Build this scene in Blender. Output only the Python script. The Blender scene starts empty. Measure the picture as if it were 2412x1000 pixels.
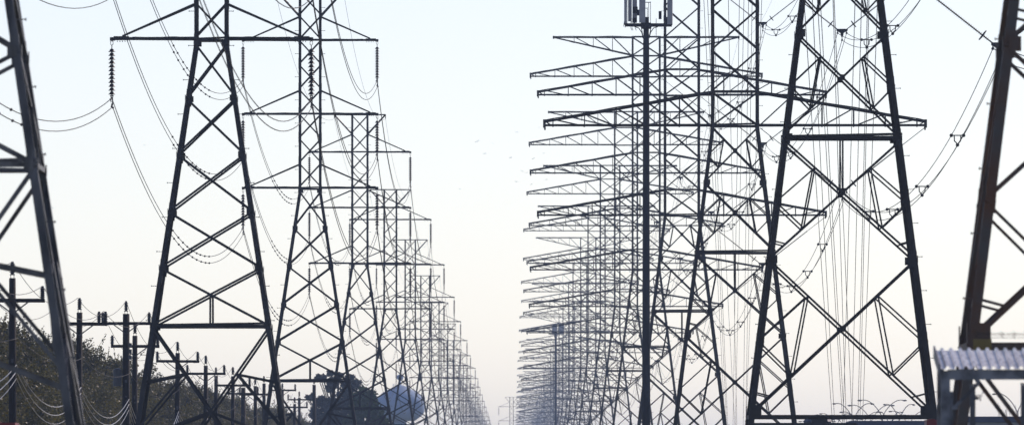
import bpy, math, random
from mathutils import Vector, Matrix
random.seed(7)
R = random.Random(11)
SC = bpy.context.scene
COL = SC.collection
F = 29000.0            # focal length in photo pixels (photo 2412 wide)
CX, HY = 1206.0, 1160.0  # vanishing point of the corridor in photo pixels
EYE = 3.0
U = 7.8                # arm width of the left pylons (m)
W = 22.64              # arm width of the right pylons (m)

def pt(px, py, d):
    return Vector(((px - CX) * d / F, d, EYE + (HY - py) * d / F))

# ---------------------------------------------------------------- materials
def newmat(name):
    m = bpy.data.materials.new(name); m.use_nodes = True
    nt = m.node_tree
    return m, nt, nt.nodes['Principled BSDF']

def mat(name, c1, c2=None, scale=1.0, rough=0.6, metal=0.0, bump=0.0, detail=5.0, spec=0.5, ramp=(0.35, 0.65), stretch=None):
    m, nt, b = newmat(name)
    b.inputs['Roughness'].default_value = rough
    b.inputs['Metallic'].default_value = metal
    b.inputs['Specular IOR Level'].default_value = spec
    if c2 is None:
        c2 = tuple(x * 0.7 for x in c1)
    tc = nt.nodes.new('ShaderNodeTexCoord'); mp = nt.nodes.new('ShaderNodeMapping')
    if stretch: mp.inputs['Scale'].default_value = stretch
    no = nt.nodes.new('ShaderNodeTexNoise'); no.inputs['Scale'].default_value = scale
    no.inputs['Detail'].default_value = detail
    cr = nt.nodes.new('ShaderNodeValToRGB')
    cr.color_ramp.elements[0].position = ramp[0]; cr.color_ramp.elements[1].position = ramp[1]
    cr.color_ramp.elements[0].color = (*c1, 1); cr.color_ramp.elements[1].color = (*c2, 1)
    nt.links.new(tc.outputs['Object'], mp.inputs['Vector'])
    nt.links.new(mp.outputs['Vector'], no.inputs['Vector'])
    nt.links.new(no.outputs['Fac'], cr.inputs['Fac'])
    nt.links.new(cr.outputs['Color'], b.inputs['Base Color'])
    if bump:
        bp = nt.nodes.new('ShaderNodeBump'); bp.inputs['Strength'].default_value = bump
        bp.inputs['Distance'].default_value = 0.02
        nt.links.new(no.outputs['Fac'], bp.inputs['Height'])
        nt.links.new(bp.outputs['Normal'], b.inputs['Normal'])
    return m

M = {}
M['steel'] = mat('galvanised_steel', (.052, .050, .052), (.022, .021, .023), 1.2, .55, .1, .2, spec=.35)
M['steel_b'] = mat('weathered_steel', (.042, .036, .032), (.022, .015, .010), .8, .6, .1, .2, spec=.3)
M['steel_grey'] = mat('bare_galvanised_steel', (.18, .17, .165), (.06, .055, .05), .7, .45, .3, .3, detail=9, stretch=(3, 3, .5), ramp=(.4, .62))
M['steel_rust'] = mat('rusted_steel', (.12, .10, .085), (.17, .065, .022), .8, .6, .1, .2, spec=.35)
M['porcelain'] = mat('porcelain', (.04, .03, .03), (.025, .02, .02), 3, .4)
M['polymer'] = mat('polymer', (.03, .03, .035), (.02, .02, .024), 3, .6)
M['wire'] = mat('aluminium_wire', (.05, .048, .045), (.03, .028, .027), .5, .6, 0, spec=.2)
M['service'] = mat('service_cable', (.42, .41, .40), (.3, .3, .29), .6, .35, .2)
M['wood'] = mat('creosote_wood', (.02, .014, .012), (.01, .007, .006), 1.5, .85, 0, .5, stretch=(6, 6, .6))
M['pot'] = mat('grey_porcelain', (.06, .065, .08), (.04, .045, .055), 4, .4)
M['panel'] = mat('antenna_panel', (.48, .48, .5), (.4, .4, .42), 2, .5)
M['pole'] = mat('monopole_steel', (.02, .022, .032), (.012, .013, .02), 1, .7, 0, spec=.2)
M['roofm'] = mat('corrugated_zinc', (.84, .83, .83), (.38, .37, .38), 2.6, .3, .25, .3, detail=8, ramp=(.4, .7))
M['zinc'] = mat('galvanised_beam', (.30, .31, .35), (.08, .075, .08), 2.6, .5, .4, .3, detail=8)
M['post'] = mat('grey_post', (.14, .14, .15), (.09, .09, .1), 2, .6)
M['darkroof'] = mat('dark_fascia', (.03, .022, .02), (.018, .014, .014), .5, .8)
M['blueroof'] = mat('blue_fascia', (.07, .09, .15), (.05, .065, .12), .4, .6)
M['wall'] = mat('block_wall', (.5, .5, .5), (.4, .4, .42), .6, .8)
M['red'] = mat('red_paint', (.28, .02, .02), (.2, .015, .015), 1, .5)
M['yellow'] = mat('yellow_plate', (.30, .20, .05), (.2, .13, .03), 2, .6)
M['tank'] = mat('tank_paint', (.40, .52, .70), (.34, .46, .64), .15, .85, spec=.1)
M['lamp'] = mat('lamp_grey', (.06, .065, .08), (.05, .05, .06), 2, .5)
M['bark'] = mat('bark', (.035, .03, .025), (.02, .017, .014), 3, .9)
M['bird'] = mat('bird_feathers', (.05, .05, .05), (.03, .03, .03), 8, .8)
M['glass'] = mat('dark_glass', (.03, .035, .05), (.02, .02, .03), 1, .1)
M['ground'] = mat('dry_grass', (.09, .085, .045), (.05, .06, .025), .15, .95, 0, .4, detail=10)

def leafmat(name, a, b, transl=.25, rough=.35, spec=.6):
    m, nt, bs = newmat(name)
    bs.inputs['Roughness'].default_value = rough
    bs.inputs['Specular IOR Level'].default_value = spec
    tc = nt.nodes.new('ShaderNodeTexCoord')
    n = nt.nodes.new('ShaderNodeTexNoise'); n.inputs['Scale'].default_value = 1.1; n.inputs['Detail'].default_value = 7
    cr = nt.nodes.new('ShaderNodeValToRGB')
    cr.color_ramp.elements[0].position = .35; cr.color_ramp.elements[1].position = .68
    cr.color_ramp.elements[0].color = (*a, 1); cr.color_ramp.elements[1].color = (*b, 1)
    nt.links.new(tc.outputs['Object'], n.inputs['Vector']); nt.links.new(n.outputs['Fac'], cr.inputs['Fac'])
    nt.links.new(cr.outputs['Color'], bs.inputs['Base Color'])
    tr = nt.nodes.new('ShaderNodeBsdfTranslucent'); mx = nt.nodes.new('ShaderNodeMixShader')
    mx.inputs['Fac'].default_value = transl
    nt.links.new(cr.outputs['Color'], tr.inputs['Color'])
    nt.links.new(bs.outputs['BSDF'], mx.inputs[1]); nt.links.new(tr.outputs['BSDF'], mx.inputs[2])
    nt.links.new(mx.outputs['Shader'], nt.nodes['Material Output'].inputs['Surface'])
    return m
M['leaf'] = leafmat('hedge_leaves', (.035, .035, .009), (.17, .15, .04), .42, .5, .25)
M['pine'] = leafmat('pine_needles', (.02, .03, .028), (.045, .055, .05), .1, .8, .1)
M['green'] = leafmat('broad_leaves', (.03, .055, .012), (.06, .095, .02), .15, .8, .1)

# ---------------------------------------------------------------- mesh builder
class MB:
    def __init__(s): s.v = []; s.f = []; s.smooth = False
    def raw(s, vs, fs):
        o = len(s.v); s.v += [tuple(v) for v in vs]; s.f += [tuple(i + o for i in f) for f in fs]
    def box(s, c, size, rot=None):
        x, y, z = (a / 2 for a in size)
        vs = [Vector((i * x, j * y, k * z)) for i in (-1, 1) for j in (-1, 1) for k in (-1, 1)]
        if rot: vs = [rot @ v for v in vs]
        c = Vector(c)
        s.raw([v + c for v in vs], [(0, 1, 3, 2), (4, 6, 7, 5), (0, 4, 5, 1), (2, 3, 7, 6), (0, 2, 6, 4), (1, 5, 7, 3)])
    def beam(s, p, q, w, h=None, up=(0, 0, 1)):
        p = Vector(p); q = Vector(q); h = h or w
        d = (q - p)
        if d.length < 1e-6: return
        d.normalize(); u = Vector(up)
        if abs(d.dot(u)) > .95: u = Vector((0, 1, 0))
        x = d.cross(u).normalized(); z = x.cross(d)
        vs = [a + x * i * w / 2 + z * j * h / 2 for a in (p, q) for i, j in ((-1, -1), (1, -1), (1, 1), (-1, 1))]
        s.raw(vs, [(0, 3, 2, 1), (4, 5, 6, 7), (0, 1, 5, 4), (1, 2, 6, 5), (2, 3, 7, 6), (3, 0, 4, 7)])
    def angle(s, p, q, w, dx, dy, t=None):
        """L section between p and q; flanges run along directions dx and dy (re-orthogonalised)"""
        p = Vector(p); q = Vector(q); d = (q - p)
        if d.length < 1e-6: return
        d.normalize(); t = t or w * .16
        dx = Vector(dx); dy = Vector(dy)
        a = (dx - d * dx.dot(d))
        if a.length < 1e-4: a = d.orthogonal()
        a.normalize()
        b = dy - d * dy.dot(d) - a * dy.dot(a)
        if b.length < 1e-4: b = d.cross(a)
        b.normalize()
        prof = [(0, 0), (w, 0), (w, t), (t, t), (t, w), (0, w)]
        vs = [e + a * i + b * j for e in (p, q) for i, j in prof]
        fs = [(i, (i + 1) % 6, (i + 1) % 6 + 6, i + 6) for i in range(6)] + [(5, 4, 3, 2, 1, 0), (6, 7, 8, 9, 10, 11)]
        s.raw(vs, fs)
    def lathe(s, p, q, prof, n=10):
        p = Vector(p); q = Vector(q); d = (q - p).normalized()
        a = d.orthogonal().normalized(); b = d.cross(a)
        rings = []
        for t, r in prof:
            c = p + d * t
            rings.append([c + (a * math.cos(2 * math.pi * i / n) + b * math.sin(2 * math.pi * i / n)) * r for i in range(n)])
        vs = [v for r in rings for v in r]; fs = []
        for k in range(len(rings) - 1):
            for i in range(n):
                fs.append((k * n + i, k * n + (i + 1) % n, (k + 1) * n + (i + 1) % n, (k + 1) * n + i))
        fs.append(tuple(range(n - 1, -1, -1))); fs.append(tuple((len(rings) - 1) * n + i for i in range(n)))
        s.raw(vs, fs)
    def cyl(s, p, q, r, r2=None, n=10):
        L = (Vector(q) - Vector(p)).length
        s.lathe(p, q, [(0, r), (L, r if r2 is None else r2)], n)
    def tube(s, pts, r, n=5):
        pts = [Vector(p) for p in pts]
        rings = []
        for i, p in enumerate(pts):
            d = (pts[min(i + 1, len(pts) - 1)] - pts[max(i - 1, 0)]).normalized()
            x = d.cross(Vector((0, 0, 1)))
            if x.length < 1e-3: x = Vector((1, 0, 0))
            x.normalize(); z = x.cross(d)
            rings += [p + (x * math.cos(2 * math.pi * k / n) + z * math.sin(2 * math.pi * k / n)) * r for k in range(n)]
        fs = []
        for k in range(len(pts) - 1):
            for i in range(n):
                fs.append((k * n + i, k * n + (i + 1) % n, (k + 1) * n + (i + 1) % n, (k + 1) * n + i))
        fs.append(tuple(range(n))); fs.append(tuple((len(pts) - 1) * n + i for i in range(n)))
        s.raw(rings, fs)
    def ball(s, c, r, n=8, sc=(1, 1, 1)):
        vs = [Vector(c) + Vector((0, 0, -r * sc[2]))]; m = n // 2
        for k in range(1, m):
            th = -math.pi / 2 + math.pi * k / m
            for i in range(n):
                ph = 2 * math.pi * i / n
                vs.append(Vector(c) + Vector((r * sc[0] * math.cos(th) * math.cos(ph), r * sc[1] * math.cos(th) * math.sin(ph), r * sc[2] * math.sin(th))))
        vs.append(Vector(c) + Vector((0, 0, r * sc[2])))
        fs = [(0, 1 + (i + 1) % n, 1 + i) for i in range(n)]
        for k in range(m - 2):
            for i in range(n):
                fs.append((1 + k * n + i, 1 + k * n + (i + 1) % n, 1 + (k + 1) * n + (i + 1) % n, 1 + (k + 1) * n + i))
        o = 1 + (m - 2) * n; e = len(vs) - 1
        fs += [(o + i, o + (i + 1) % n, e) for i in range(n)]
        s.raw(vs, fs)
    def mesh(s, name, m):
        me = bpy.data.meshes.new(name); me.from_pydata(s.v, [], s.f); me.materials.append(M[m] if isinstance(m, str) else m)
        if s.smooth: me.polygons.foreach_set('use_smooth', [True] * len(me.polygons))
        me.update(); return me
    def build(s, name, m, parent=None, loc=None):
        return link(name, s.mesh(name, m), parent, loc)

def link(name, me, parent=None, loc=None):
    o = bpy.data.objects.new(name, me); COL.objects.link(o)
    if parent: o.parent = parent
    if loc is not None: o.location = loc
    return o
def empty(name, loc=(0, 0, 0), rz=0):
    o = bpy.data.objects.new(name, None); COL.objects.link(o); o.location = loc; o.rotation_euler = (0, 0, rz)
    o.empty_display_size = .5
    return o
def tag(o, label=None, cat=None, group=None, kind=None):
    if label: o['label'] = label
    if cat: o['category'] = cat
    if group: o['group'] = group
    if kind: o['kind'] = kind
    return o
def copy_tree(o, parent=None):
    c = o.copy(); COL.objects.link(c); c.parent = parent
    for ch in KIDS.get(o, list(o.children)):
        copy_tree(ch, c)
    return c
KIDS = {}

# ---------------------------------------------------------------- LEFT PYLONS (local z = height above ground)
def TZ(h): return EYE + h * U
def thalf(h):
    if h >= 2.266: return .0855 * U
    return (.0855 + .1500 * (2.266 - h)) * U
TARM = [2.29, 2.843, 3.396]
def corner(half, z, i, df=1.0):
    sx, sy = [(-1, -1), (1, -1), (1, 1), (-1, 1)][i % 4]
    return Vector((sx * half, sy * half * df, z))
DF = .7   # the right pylons are less deep than wide
def legs4(nodes, half, Z, wl_low, wl_high, waist, mname, bolt=True):
    df = 1.0 if half is thalf else DF
    """four leg meshes, L angles with their heel outward"""
    out = []
    for i in range(4):
        b = MB(); sx, sy = [(-1, -1), (1, -1), (1, 1), (-1, 1)][i]
        for h0, h1 in zip(nodes[:-1], nodes[1:]):
            p = corner(half(h0), Z(h0), i, df); q = corner(half(h1), Z(h1), i, df)
            w = wl_low if h0 < waist - .01 else wl_high
            b.angle(p, q, w, (-sx, 0, 0), (0, -sy, 0))
            # splice plates at the joint
            if h0 > nodes[0]:
                off = Vector((sx, 0, 0)) * .012 + Vector((0, sy, 0)) * .012
                b.angle(p + off - Vector((0, 0, .28)), p + off + (q - p).normalized() * .35, w * 1.06, (-sx, 0, 0), (0, -sy, 0))
        if bolt and i in (0, 1):
            zz = Z(nodes[0]) + 3
            while zz < Z(nodes[-1]):
                h = (zz - EYE) / (U if half is thalf else W)
                p = corner(half(h), zz, i, df)
                b.beam(p, p + Vector((sx * .22, 0, 0)), .022)
                b.beam(p + Vector((sx * .2, 0, -.03)), p + Vector((sx * .2, 0, .03)), .02)
                zz += 1.35
        out.append(b)
    return out
FACES = [((0, 1), (0, -1, 0)), ((1, 2), (1, 0, 0)), ((2, 3), (0, 1, 0)), ((3, 0), (-1, 0, 0))]
def gusset(b, p, n, s):
    n = Vector(n); p = Vector(p) + n * .02
    a = n.cross(Vector((0, 0, 1))).normalized()
    rot = Matrix((a, n, Vector((0, 0, 1)))).transposed()
    b.box(p, (s, .018, s * 1.2), rot)
def member(b, p, q, w, n):
    n = Vector(n); d = (Vector(q) - Vector(p)).normalized()
    side = d.cross(n)
    if side.z < 0: side = -side
    b.angle(Vector(p) - side * w * .5, Vector(q) - side * w * .5, w, side, -n)

def make_T_parts():
    base = -EYE / U
    below = [2.266, 1.987, 1.702, 1.413, 1.131, .839]
    up = [2.29, 2.474, 2.659, 2.843, 3.027, 3.212, 3.396, 3.58, 3.765]
    nodes = [base, .14, .407, .839] + below[::-1][1:-1] + [2.266] + up[1:]
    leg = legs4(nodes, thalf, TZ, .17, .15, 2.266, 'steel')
    br = MB()
    def C(h, i): return corner(thalf(h), TZ(h), i)
    for (i, j), n in FACES:
        off = Vector(n)
        # X panels below the waist
        for h0, h1 in zip(below[:-1], below[1:]):
            member(br, C(h0, i), C(h1, j), .085, n)
            member(br, C(h0, j) + off * -.05, C(h1, i) + off * -.05, .085, n)
        for h0 in below:
            for k, l in ((i, j), (j, i)): gusset(br, C(h0, k) + (C(h0, l) - C(h0, k)).normalized() * .16, n, .2)
        # X panels above the waist
        for h0, h1 in zip(up[:-1], up[1:]):
            member(br, C(h0, i), C(h1, j), .065, n)
            member(br, C(h0, j) - off * .05, C(h1, i) - off * .05, .065, n)
        for h0 in [2.278] + TARM[1:] + [3.765]:
            member(br, C(h0, i), C(h0, j), .08, n)
        # lower section
        member(br, C(.839, i), C(.839, j), .10, n)
        mid = (C(.839, i) + C(.839, j)) / 2
        xc = (C(.839, i) + C(1.131, j) + C(.839, j) + C(1.131, i)) / 4
        xc.z = TZ(.839 + .292 * thalf(.839) / (thalf(.839) + thalf(1.131)))
        member(br, mid, xc, .08, n)
        cen = (C(.407, i) + C(.407, j)) / 2
        for a, o in ((i, j), (j, i)):
            member(br, C(.839, a), cen, .09, n)
            q = C(.839, a).lerp(cen, .56)
            member(br, q, C(.555, a), .08, n)
            member(br, q, C(.30, a), .08, n)
            member(br, cen, C(.26, a), .09, n)
            member(br, cen, C(base + .06, a), .10, n)
            m2 = cen.lerp(C(base + .06, a), .5)
            member(br, m2, C(.05, a), .07, n)
    # horizontal diaphragms
    for h in (.839, 2.278):
        br.beam(C(h, 0), C(h, 2), .08); br.beam(C(h, 1) + Vector((0, 0, .1)), C(h, 3) + Vector((0, 0, .1)), .08)
    parts = [('leg', l, 'steel') for l in leg] + [('bracing', br, 'steel')]
    # foundations
    for i in range(4):
        fb = MB(); p = corner(thalf(base), 0, i); fb.cyl(p, p + Vector((0, 0, .4)), .45, .4, 12); parts.append(('footing', fb, 'wall'))
    # arms
    for h in TARM:
        for sx in (-1, 1):
            a = MB(); tip = Vector((sx * .5 * U, 0, TZ(h)))
            fr = Vector((sx * thalf(h), -thalf(h), TZ(h))); bk = Vector((sx * thalf(h), thalf(h), TZ(h)))
            for e, s_ in ((fr, -1), (bk, 1)):
                a.angle(e + Vector((0, 0, -.07)), tip + Vector((0, s_ * .06, -.07)), .11, (0, 0, 1), (0, -s_, 0))
                t_ = Vector((sx * thalf(h), s_ * thalf(h), TZ(h + .165)))
                a.angle(t_, tip + Vector((-sx * .4, s_ * .1, .05)), .07, (0, 0, 1), (0, -s_, 0))
            for k in range(1, 4):
                p = fr.lerp(tip, k / 4); q = bk.lerp(tip, k / 4); a.beam(p, q, .06)
                q2 = bk.lerp(tip, (k - 1) / 4) if k % 2 else fr.lerp(tip, (k - 1) / 4); p2 = p if k % 2 else q
                a.beam(p2 + Vector((0, 0, .03)), q2 + Vector((0, 0, .03)), .05)
            a.box(tip + Vector((-sx * .35, -.16, .0)), (.6, .02, .15)); a.box(tip + Vector((-sx * .35, .16, .0)), (.6, .02, .15))
            for k in range(5): a.box(tip + Vector((-sx * (.2 + k * .1), -.18, -.13)), (.03, .03, .05))
            a.box(tip + Vector((0, 0, -.03)), (.2, .1, .14))
            parts.append(('cross_arm', a, 'steel'))
    # shield arms at the top
    for sx in (-1, 1):
        a = MB(); tip = Vector((sx * .255 * U, 0, TZ(3.765)))
        for s_ in (-1, 1):
            e = Vector((sx * thalf(3.7), s_ * thalf(3.7), TZ(3.765))); a.beam(e, tip, .09)
            e = Vector((sx * thalf(3.7), s_ * thalf(3.7), TZ(3.58))); a.beam(e, tip, .09)
        a.box(tip + Vector((0, 0, -.15)), (.06, .06, .3))
        parts.append(('shield_arm', a, 'steel'))
    # insulator strings
    for h in TARM:
        for sx in (-1, 1):
            s = MB(); x = sx * .503 * U; z = TZ(h) - .09
            s.tube([(x, 0, z), (x - .05, 0, z - .05), (x - .05, 0, z - .14), (x, 0, z - .2), (x + .05, 0, z - .14), (x + .05, 0, z - .05), (x, 0, z)], .016, 5)
            z0 = z - .2; s.cyl((x, 0, z0), (x, 0, z0 - .12), .018, n=6)
            zz = z0 - .12; prof = [(0, .02)]
            t = 0
            for k in range(12):
                prof += [(t + .005, .04), (t + .02, .07), (t + .06, .085), (t + .085, .10), (t + .112, .135), (t + .128, .14), (t + .132, .05), (t + .15, .022)]
                t += .152
            s.lathe((x, 0, zz), (x, 0, zz - t), prof, 12)
            zz -= t
            s.box((x, 0, zz - .03), (.14, .06, .05))
            s.box((x - .035, 0, zz - .16), (.03, .05, .26)); s.box((x + .035, 0, zz - .12), (.03, .05, .2))
            s.cyl((x, -.18, zz - .12), (x, .18, zz - .12), .045, n=8)
            s.box((x + .03, 0, zz - .3), (.05, .06, .2)); s.cyl((x, -.18, zz - .46), (x, .18, zz - .46), .045, n=8)
            s.ball((x - .05, -.2, zz - .18), .05, 6); s.ball((x + .05, -.2, zz - .5), .05, 6); s.box((x, 0, zz - .4), (.06, .05, .14))
            s.smooth = False
            parts.append(('insulator_string', s, 'porcelain'))
    return parts

def tz_cond(h): return TZ(h) - .09 - .32 - 12 * .152   # bottom of discs
# ---------------------------------------------------------------- RIGHT PYLONS
def BZ(h): return EYE + h * W
def bhalf(h):
    if h >= .961: return .0625 * W
    return (.0625 + .126 * (.961 - h)) * W
BARM = [.961, 1.378, 1.795]
def make_B_parts():
    base = -EYE / W
    nodes = [base, .13, .27, .413, .521, .629, .722, .814, .961, 1.052, 1.161, 1.27, 1.378, 1.469, 1.578, 1.687, 1.795, 1.886, 1.968]
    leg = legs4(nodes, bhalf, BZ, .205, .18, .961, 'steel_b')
    br = MB()
    def C(h, i): return corner(bhalf(h), BZ(h), i, DF)
    def sub(A0, A1, B0, B1, n, w, hm):
        """X panel between legs A (lower A0, upper A1) and B with redundants"""
        off = Vector(n) * -.06
        member(br, A0, B1, w, n); member(br, B0 + off, A1 + off, w, n)
        wa = (A0 - B0).length; wb = (A1 - B1).length
        X = A0.lerp(B1, wa / (wa + wb))
        gusset(br, X, n, .2)
        for L0, L1 in ((A0, A1), (B0, B1)):
            Mid = L0.lerp(L1, .48)
            q1 = L1.lerp(X, .53); q2 = L0.lerp(X, .47)
            member(br, q1, Mid, .065, n); member(br, q2, Mid, .065, n); member(br, q1, q2, .065, n)
            m3 = L0.lerp(L1, .16); member(br, m3, L0.lerp(X, .23), .06, n) if hm else None
        return X
    for (i, j), n in FACES:
        # panels below the waist
        pan = [(.135, .413, True), (.413, .625, True), (.634, .814, False), (.814, .961, False)]
        for h0, h1, hm in pan:
            X = sub(C(h0, i), C(h1, i), C(h0, j), C(h1, j), n, .085, hm)
            if h0 == .413:
                top = (C(.629, i) + C(.629, j)) / 2
                member(br, X, top, .07, n)
        member(br, C(.629, i), C(.629, j), .11, n)
        member(br, C(.135, i), C(.135, j), .15, n)
        for k in (i, j):
            for h0 in (.413, .629, .814): gusset(br, C(h0, k) + (C(h0, i if k == j else j) - C(h0, k)).normalized() * .22, n, .26)
            gusset(br, C(.145, k) + (C(.145, i if k == j else j) - C(.145, k)).normalized() * .25, n, .42)
        cen = (C(base + .04, i) + C(base + .04, j)) / 2
        for k in (i, j):
            member(br, C(.13, k), cen, .09, n)
            member(br, C(.13, k).lerp(cen, .45), C(0.02, k), .09, n)
        member(br, C(base + .04, i), C(base + .04, j), .13, n)
        up = nodes[8:]
        for a, b_ in zip(up[:-1], up[1:]):
            member(br, C(a, i), C(b_, j), .08, n); member(br, C(a, j) - Vector(n) * .05, C(b_, i) - Vector(n) * .05, .08, n)
        for h0 in (.961, 1.052, 1.378, 1.469, 1.795, 1.886, 1.968):
            member(br, C(h0, i), C(h0, j), .10, n)
    for h in (.629, .961):
        br.beam(C(h, 0), C(h, 2), .1); br.beam(C(h, 1) + Vector((0, 0, .13)), C(h, 3) + Vector((0, 0, .13)), .1)
    parts = [('leg', l, 'steel_b') for l in leg] + [('bracing', br, 'steel_b')]
    for i in range(4):
        fb = MB(); p = corner(bhalf(base), 0, i, DF); fb.cyl(p, p + Vector((0, 0, .45)), .6, .55, 12); parts.append(('footing', fb, 'wall'))
    xs = [.0625 + k * .083 for k in range(6)]   # panel points
    def truss(sx, lowf, highf, half_tip, xs, flat_top):
        a = MB(); X1 = .5 * W if not flat_top else .4 * W
        hb = .0625 * W
        def pnt(x, s_, top):
            t = (x - hb) / (X1 - hb)
            y = s_ * (hb * DF * (1 - t) + half_tip * t)
            return Vector((sx * x, y, highf(t) if top else lowf(t)))
        xx = [v * W for v in xs if v * W < X1 - .4] + [X1]
        for s_ in (-1, 1):
            a.angle(pnt(hb, s_, 0), pnt(X1, s_, 0), .12, (0, 0, 1), (0, -s_, 0))
            a.angle(pnt(hb, s_, 1), pnt(X1, s_, 1), .12, (0, 0, -1), (0, -s_, 0))
            for k in range(1, len(xx)):
                n = (0, s_, 0)
                if k < len(xx) - 1 or True:
                    member(a, pnt(xx[k], s_, 0), pnt(xx[k], s_, 1), .06, n)
                if flat_top:
                    member(a, pnt(xx[k], s_, 1), pnt(xx[k - 1], s_, 0), .06, n)
                else:
                    member(a, pnt(xx[k], s_, 1), pnt(xx[k - 1], s_, 0), .06, n)
        for k in range(1, len(xx)):
            for tb in (0, 1):
                a.beam(pnt(xx[k], -1, tb), pnt(xx[k], 1, tb), .07)
                a.beam(pnt(xx[k], -1 if k % 2 else 1, tb) + Vector((0, 0, .04)), pnt(xx[k - 1], 1 if k % 2 else -1, tb) + Vector((0, 0, .04)), .06)
        tipc = (pnt(X1, -1, 0) + pnt(X1, 1, 1)) / 2
        a.box(tipc, (.16, half_tip * 2 + .1, (highf(1) - lowf(1)) + .16))
        if not flat_top:
            a.box(tipc + Vector((-sx * .03, 0, -(highf(1) - lowf(1)) / 2 - .12)), (.1, .1, .2))
        return a
    for h in BARM:
        for sx in (-1, 1):
            a = truss(sx, lambda t: BZ(h), lambda t: BZ(h + .091) * (1 - t) + (BZ(h) + .32) * t, .3, xs, False)
            parts.append(('cross_arm', a, 'steel_b'))
    for sx in (-1, 1):
        a = truss(sx, lambda t: BZ(1.886) * (1 - t) + (BZ(1.968) - .12) * t, lambda t: BZ(1.968), .15, xs, True)
        parts.append(('shield_arm', a, 'steel_b'))
    for h in BARM:
        ap = Vector((.281 * W, 0, BZ(h - .164)))
        for P in (Vector((.497 * W, 0, BZ(h) - .1)), Vector((.066 * W, 0, BZ(h) - .1))):
            s = MB(); d = (ap + Vector(((.25 if P.x > ap.x else -.25), 0, 0))) - P; L = d.length; dn = d / L
            s.cyl(P, P + dn * (L * .30), .022, n=5)
            a0 = P + dn * (L * .30); L2 = L * .66
            prof = [(0, .03)]; t = .05
            while t < L2 - .05:
                prof += [(t, .028), (t + .012, .085), (t + .022, .028)]; t += .085
            prof.append((L2, .03))
            s.lathe(a0, a0 + dn * L2, prof, 8)
            s.lathe(a0 + dn * (L2 - .35), a0 + dn * L2, [(0, .05), (.01, .24), (.06, .25), (.08, .05)], 12)
            s.cyl(a0 + dn * L2, P + d, .03, n=6)
            parts.append(('insulator_string', s, 'polymer'))
        y = MB()
        vs = [(-.34, .05), (.34, .05), (.34, -.06), (.1, -.2), (.06, -.42), (-.06, -.42), (-.1, -.2), (-.34, -.06)]
        nn = len(vs)
        y.raw([ap + Vector((x, -.03, z)) for x, z in vs] + [ap + Vector((x, .03, z)) for x, z in vs],
              [tuple(range(nn)), tuple(range(2 * nn - 1, nn - 1, -1))] + [((i + 1) % nn, i, i + nn, (i + 1) % nn + nn) for i in range(nn)])
        for cx, cz in BSUB:
            c = ap + Vector((cx, 0, cz)); y.cyl(c - Vector((0, .2, 0)), c + Vector((0, .2, 0)), .06, n=8)
            y.beam(c, c + Vector((0, 0, .2)), .05)
        parts.append(('yoke_plate', y, 'polymer'))
    return parts
BSUB = [(-.27, -.2), (.27, -.2), (0, -.62)]
ORD = ['nearest', 'second', 'third', 'fourth', 'fifth', 'sixth', 'seventh', 'eighth', 'ninth', 'tenth', 'eleventh', 'twelfth', 'thirteenth', 'fourteenth']

def dT(n): return F * (.002141 + .001045 * (n - 1)) * U
def dB(n): return F * (.001114 + .00036 * (n - 1)) * W
TXF, BXF = -1.515 * U, .585 * W

def tower_set(name, parts, ns, dist, x, label, cat, group, detail_n, extra=None):
    meshes = [(n, b.mesh(name + '_' + n, m), b, m) for n, b, m in parts]
    # one joined mesh for the far ones (parts too small to show)
    mats = []
    jv, jf, jm = [], [], []
    for n, b, m in parts:
        if m not in mats: mats.append(m)
        o = len(jv); jv += b.v; jf += [tuple(i + o for i in f) for f in b.f]; jm += [mats.index(m)] * len(b.f)
    far = bpy.data.meshes.new(name + '_far'); far.from_pydata(jv, [], jf)
    for m in mats: far.materials.append(M[m])
    far.polygons.foreach_set('material_index', jm); far.update()
    out = []
    for k, n in enumerate(ns):
        jx = R.uniform(-.12, .12) if k > 2 else 0
        loc = (x + jx, dist(n), 0)
        if k < detail_n:
            r = empty(name, loc)
            for pn, me, b, m in meshes: link(pn, me, r)
        else:
            r = link(name, far, None, loc)
        r.rotation_euler[2] = R.uniform(-.008, .008)
        tag(r, label(k), cat, group); out.append(r)
    return out

LT = ['grey lattice pylon cut by the left edge, only one leg and bracing showing',
      'large lattice pylon at left with wide flat arms, legs among wooden poles',
      'full lattice pylon just right of the largest left one, three flat arms with hanging strings']
def labT(k):
    if k < 3: return LT[k]
    if k < 12: return ORD[k] + ' lattice pylon along the left row counted from the camera'
    return 'tiny hazy lattice pylon at the far end of the left row'
LB = ['huge brown-edged pylon leg at the right edge, standing behind the corrugated canopy',
      'largest full lattice pylon base at right, big crossed braces between splayed legs',
      'dark lattice pylon with the widest low truss arm, behind the largest right base']
def labB(k):
    if k < 3: return LB[k]
    if k < 12: return ORD[k] + ' truss arm pylon along the right row counted from the camera'
    return 'tiny hazy truss arm pylon at the far end of the right row'
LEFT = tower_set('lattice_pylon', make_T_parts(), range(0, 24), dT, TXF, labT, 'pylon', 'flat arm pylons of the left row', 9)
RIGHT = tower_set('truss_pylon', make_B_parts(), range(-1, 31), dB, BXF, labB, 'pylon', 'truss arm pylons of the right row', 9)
# nearest right pylon is rustier and carries a yellow plate
for ch in RIGHT[0].children:
    if ch.data.materials and ch.data.materials[0] == M['steel_b']:
        ch.data = ch.data.copy(); ch.data.materials[0] = M['steel_rust']
for ch in LEFT[0].children:
    if ch.data.materials and ch.data.materials[0] == M['steel']:
        ch.data = ch.data.copy(); ch.data.materials[0] = M['steel_grey']
d0 = dB(-1)
p = pt(2315, 813, d0 - bhalf(.13) - .4)
sp = MB(); sp.box((0, 0, 0), (.38, .03, .27)); s0 = sp.build('warning_plate', 'yellow', RIGHT[0])
s0.location = Vector(p) - RIGHT[0].location
tag(s0, 'faded yellow plate')
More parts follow.
